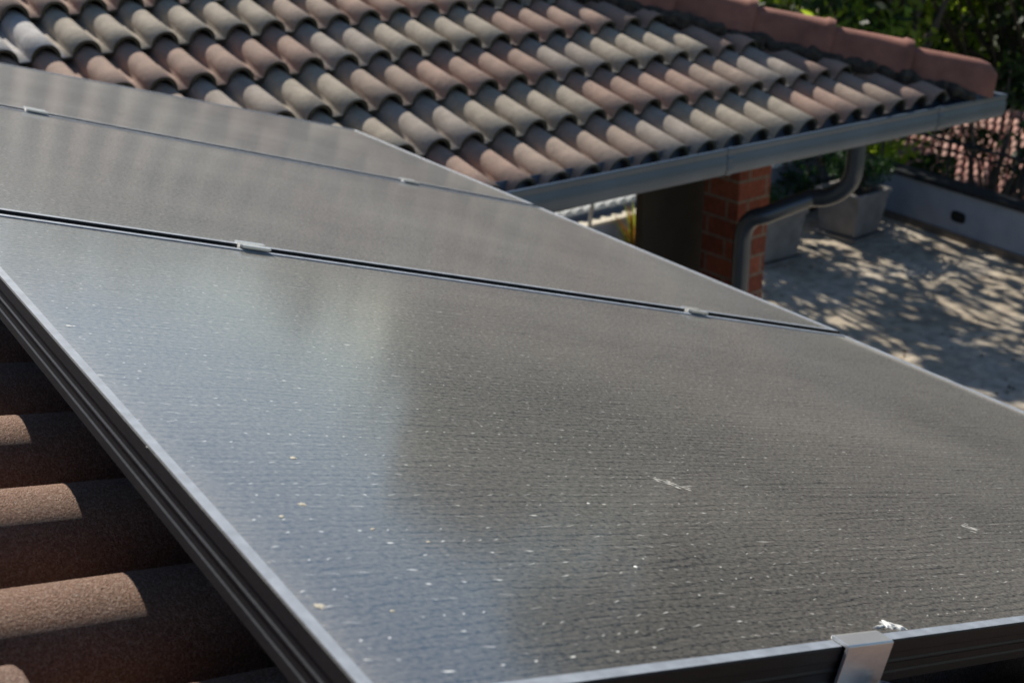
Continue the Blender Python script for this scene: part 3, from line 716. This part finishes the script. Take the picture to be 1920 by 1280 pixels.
# terrace-side tree that dapples the floor
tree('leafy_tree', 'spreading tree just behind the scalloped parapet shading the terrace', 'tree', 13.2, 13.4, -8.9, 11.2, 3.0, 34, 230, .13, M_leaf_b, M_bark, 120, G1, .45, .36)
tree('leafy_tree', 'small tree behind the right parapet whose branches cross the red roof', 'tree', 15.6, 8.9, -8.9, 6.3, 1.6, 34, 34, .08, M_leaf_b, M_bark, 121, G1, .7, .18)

tree('leafy_tree', 'rounded tree behind the scalloped parapet, half hidden by the tiled hip', 'tree', 10.6, 12.0, -8.9, 9.9, 1.35, 34, 80, .10, M_leaf_b, M_bark, 122, G1, .74, .34)

def planter(x, y, ang, w0, w1, h, label, plant_label, plant_r, plant_h, seed, mat=M_leaf_c, n=900):
    root = empty('planter', (x, y, GZ)); root.rotation_euler = (0, 0, ang); tag(root, label, 'planter', 'square planters on the terrace')
    m = MB(); 
    def sq(w, z): return [Vector((-w, -w, z)), Vector((w, -w, z)), Vector((w, w, z)), Vector((-w, w, z))]
    m.quadstrip([sq(w0, .06), sq(w1, h-.05), sq(w1+.018, h-.05), sq(w1+.02, h), sq(w1-.03, h), sq(w1-.035, h-.07)], closed=True); m.face(sq(w0, .06))
    m.build('pot', M_planter, root, bevel=.004)
    m = MB(); m.face(sq(w1-.034, h-.055)); m.build('soil', M_soil, root)
    m = MB(); m.quadstrip([sq(w0+.05, .0), sq(w0+.06, .055), sq(w0+.035, .055), sq(w0+.03, .02)], closed=True); m.face(sq(w0+.03, .02)); m.build('saucer', M_planter, root)
    rs = random.Random(seed); pr = empty('shrub', (x, y, GZ+h-.06)); tag(pr, plant_label, 'plant')
    st = MB(); lf = MB()
    for k in range(14):
        a = rs.uniform(0, 6.28); r = plant_r*rs.uniform(.2, .9); tip = Vector((math.cos(a)*r, math.sin(a)*r, plant_h*rs.uniform(.35, .9)))
        st.tube([(0, 0, 0), tip*.5 + Vector((0, 0, .05)), tip], [.008, .006, .003], 5)
        leaves(lf, tip, plant_r*.42, n//14, .032, rs, .8, rs.uniform(.3, .7))
    st.build('stem', M_bark, pr, smooth=True, fixn=False); lf.build('foliage', mat, pr, fixn=False)
planter(11.72, 8.56, R_(3), .25, .31, .60, 'grey square planter with round shrub beside the right parapet', 'dark round shrub in the planter under the downpipe bend', .42, .55, 31, n=1500)
planter(10.23, 8.60, R_(-3), .26, .31, .62, 'grey square planter just right of the brick pier', 'sparse grey green plant in the planter by the pier', .26, .28, 32, n=350)
tree('garden_shrub', 'dark shrub in the far corner of the terrace', 'shrub', 12.15, 9.5, GZ, .95, .55, 26, 60, .04, M_leaf_c, M_bark, 41, None, .25, .35)
# yellow and red plant
rs = random.Random(5); root = empty('spiky_plant', (8.78, 9.25, GZ)); tag(root, 'yellow and red spiky plant in front of the low grey wall', 'plant')
m = MB()
for k in range(46):
    a = rs.uniform(0, 6.28); r = rs.uniform(.05, .34); hh_ = rs.uniform(.40, .85)*(1-.5*r); wv = Vector((-math.sin(a), math.cos(a), 0))*.022
    c0 = Vector((math.cos(a)*.03, math.sin(a)*.03, 0)); c1 = Vector((math.cos(a)*r*.5, math.sin(a)*r*.5, hh_*.7)); c2 = Vector((math.cos(a)*r, math.sin(a)*r, hh_))
    g = rs.choice([0, .1, .2, .8, 1]); m.face([c0-wv*.6, c0+wv*.6, c1+wv, c1-wv], (g,)*3); m.face([c1-wv, c1+wv, c2], (g,)*3)
m.build('foliage', M_leaf_y, root, fixn=False)
m = MB(); n = 14
def cr_(r, z): return [Vector((math.cos(2*math.pi*i/n)*r, math.sin(2*math.pi*i/n)*r, z)) for i in range(n)]
m.quadstrip([cr_(.10, 0), cr_(.14, .16), cr_(.15, .17), cr_(.12, .16), cr_(.0, .13)], closed=True); 
m.build('pot', M_planter, root, smooth=True, autosmooth=40)

# ------------------------------------------------------------------ railing beyond the right parapet
rl = empty('metal_railing', (13.4, 9.5, -4.0)); tag(rl, 'dark metal railing with two bars in front of the red tiled roof', 'railing')
def railp(s, z): p = pa + pd*s + pn*.9; return Vector((p.x, p.y, z))
m = MB(); m.tube([railp(-1.0, -3.40), railp(8, -3.40)], .022, 8); o = m.build('top_bar', M_black, rl); setp(o, rl)
m = MB(); m.tube([railp(-1.0, -3.52), railp(8, -3.52)], .016, 8); o = m.build('lower_bar', M_black, rl); setp(o, rl)
for k in range(8):
    s = -.8 + k*1.15
    m = MB(); m.tube([railp(s, -4.6), railp(s, -3.38)], .02, 8); o = m.build('post', M_black, rl); setp(o, rl)
# ledge that carries the railing
m = MB(); strip(m, -1.2, Lp, .75, 1.1, -8.9, -4.5); o = m.build('boundary_wall', M_plaster); tag(o, 'low boundary wall carrying the dark railing', 'wall')

# neighbour's house with pink tile roof
nb = empty('neighbour_house', (25, 15, -8.9)); tag(nb, 'neighbouring house lower down with pink red tiled roof', 'house')
nd = Vector((.53, -.848, 0)); nu = Vector((.848, .53, 0))   # along eave, away from camera
oc = Vector((18.0, 15.6, -6.35)); sl_ = R_(12)
def PN(a, b, n): return oc + nd*a + nu*(b*math.cos(sl_) - n*math.sin(sl_)) + Vector((0, 0, b*math.sin(sl_) + n*math.cos(sl_)))
def PNback(a, b, n): return oc + nd*a + nu*(9.0*math.cos(sl_)*1.0 - b*math.cos(sl_) + n*math.sin(sl_)) + Vector((0, 0, b*math.sin(sl_) + n*math.cos(sl_)))
m = MB(); slab(m, PN, -4, 0, 9, 4.6, -.12, -.01); slab(m, PNback, -4, 0, 9, 4.6, -.12, -.01)
nr = m.build('roof', M_wood, nb); setp(nr, nb)
def coln(r, k, rs): return rs.choice([(.52, .27, .22), (.46, .23, .19), (.58, .33, .27), (.42, .25, .2)])
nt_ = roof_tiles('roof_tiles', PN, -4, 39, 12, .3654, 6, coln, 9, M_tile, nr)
m = MB(); b = []
for a_, b_ in ((-3.6, .4), (8.6, .4), (8.6, 8.0), (-3.6, 8.0)):
    b.append(oc + nd*a_ + nu*b_)
m.quadstrip([[Vector((p.x, p.y, -8.9)) for p in b], [Vector((p.x, p.y, -6.62)) for p in b]], closed=True); o = m.build('wall', M_plaster, nb); setp(o, nb)
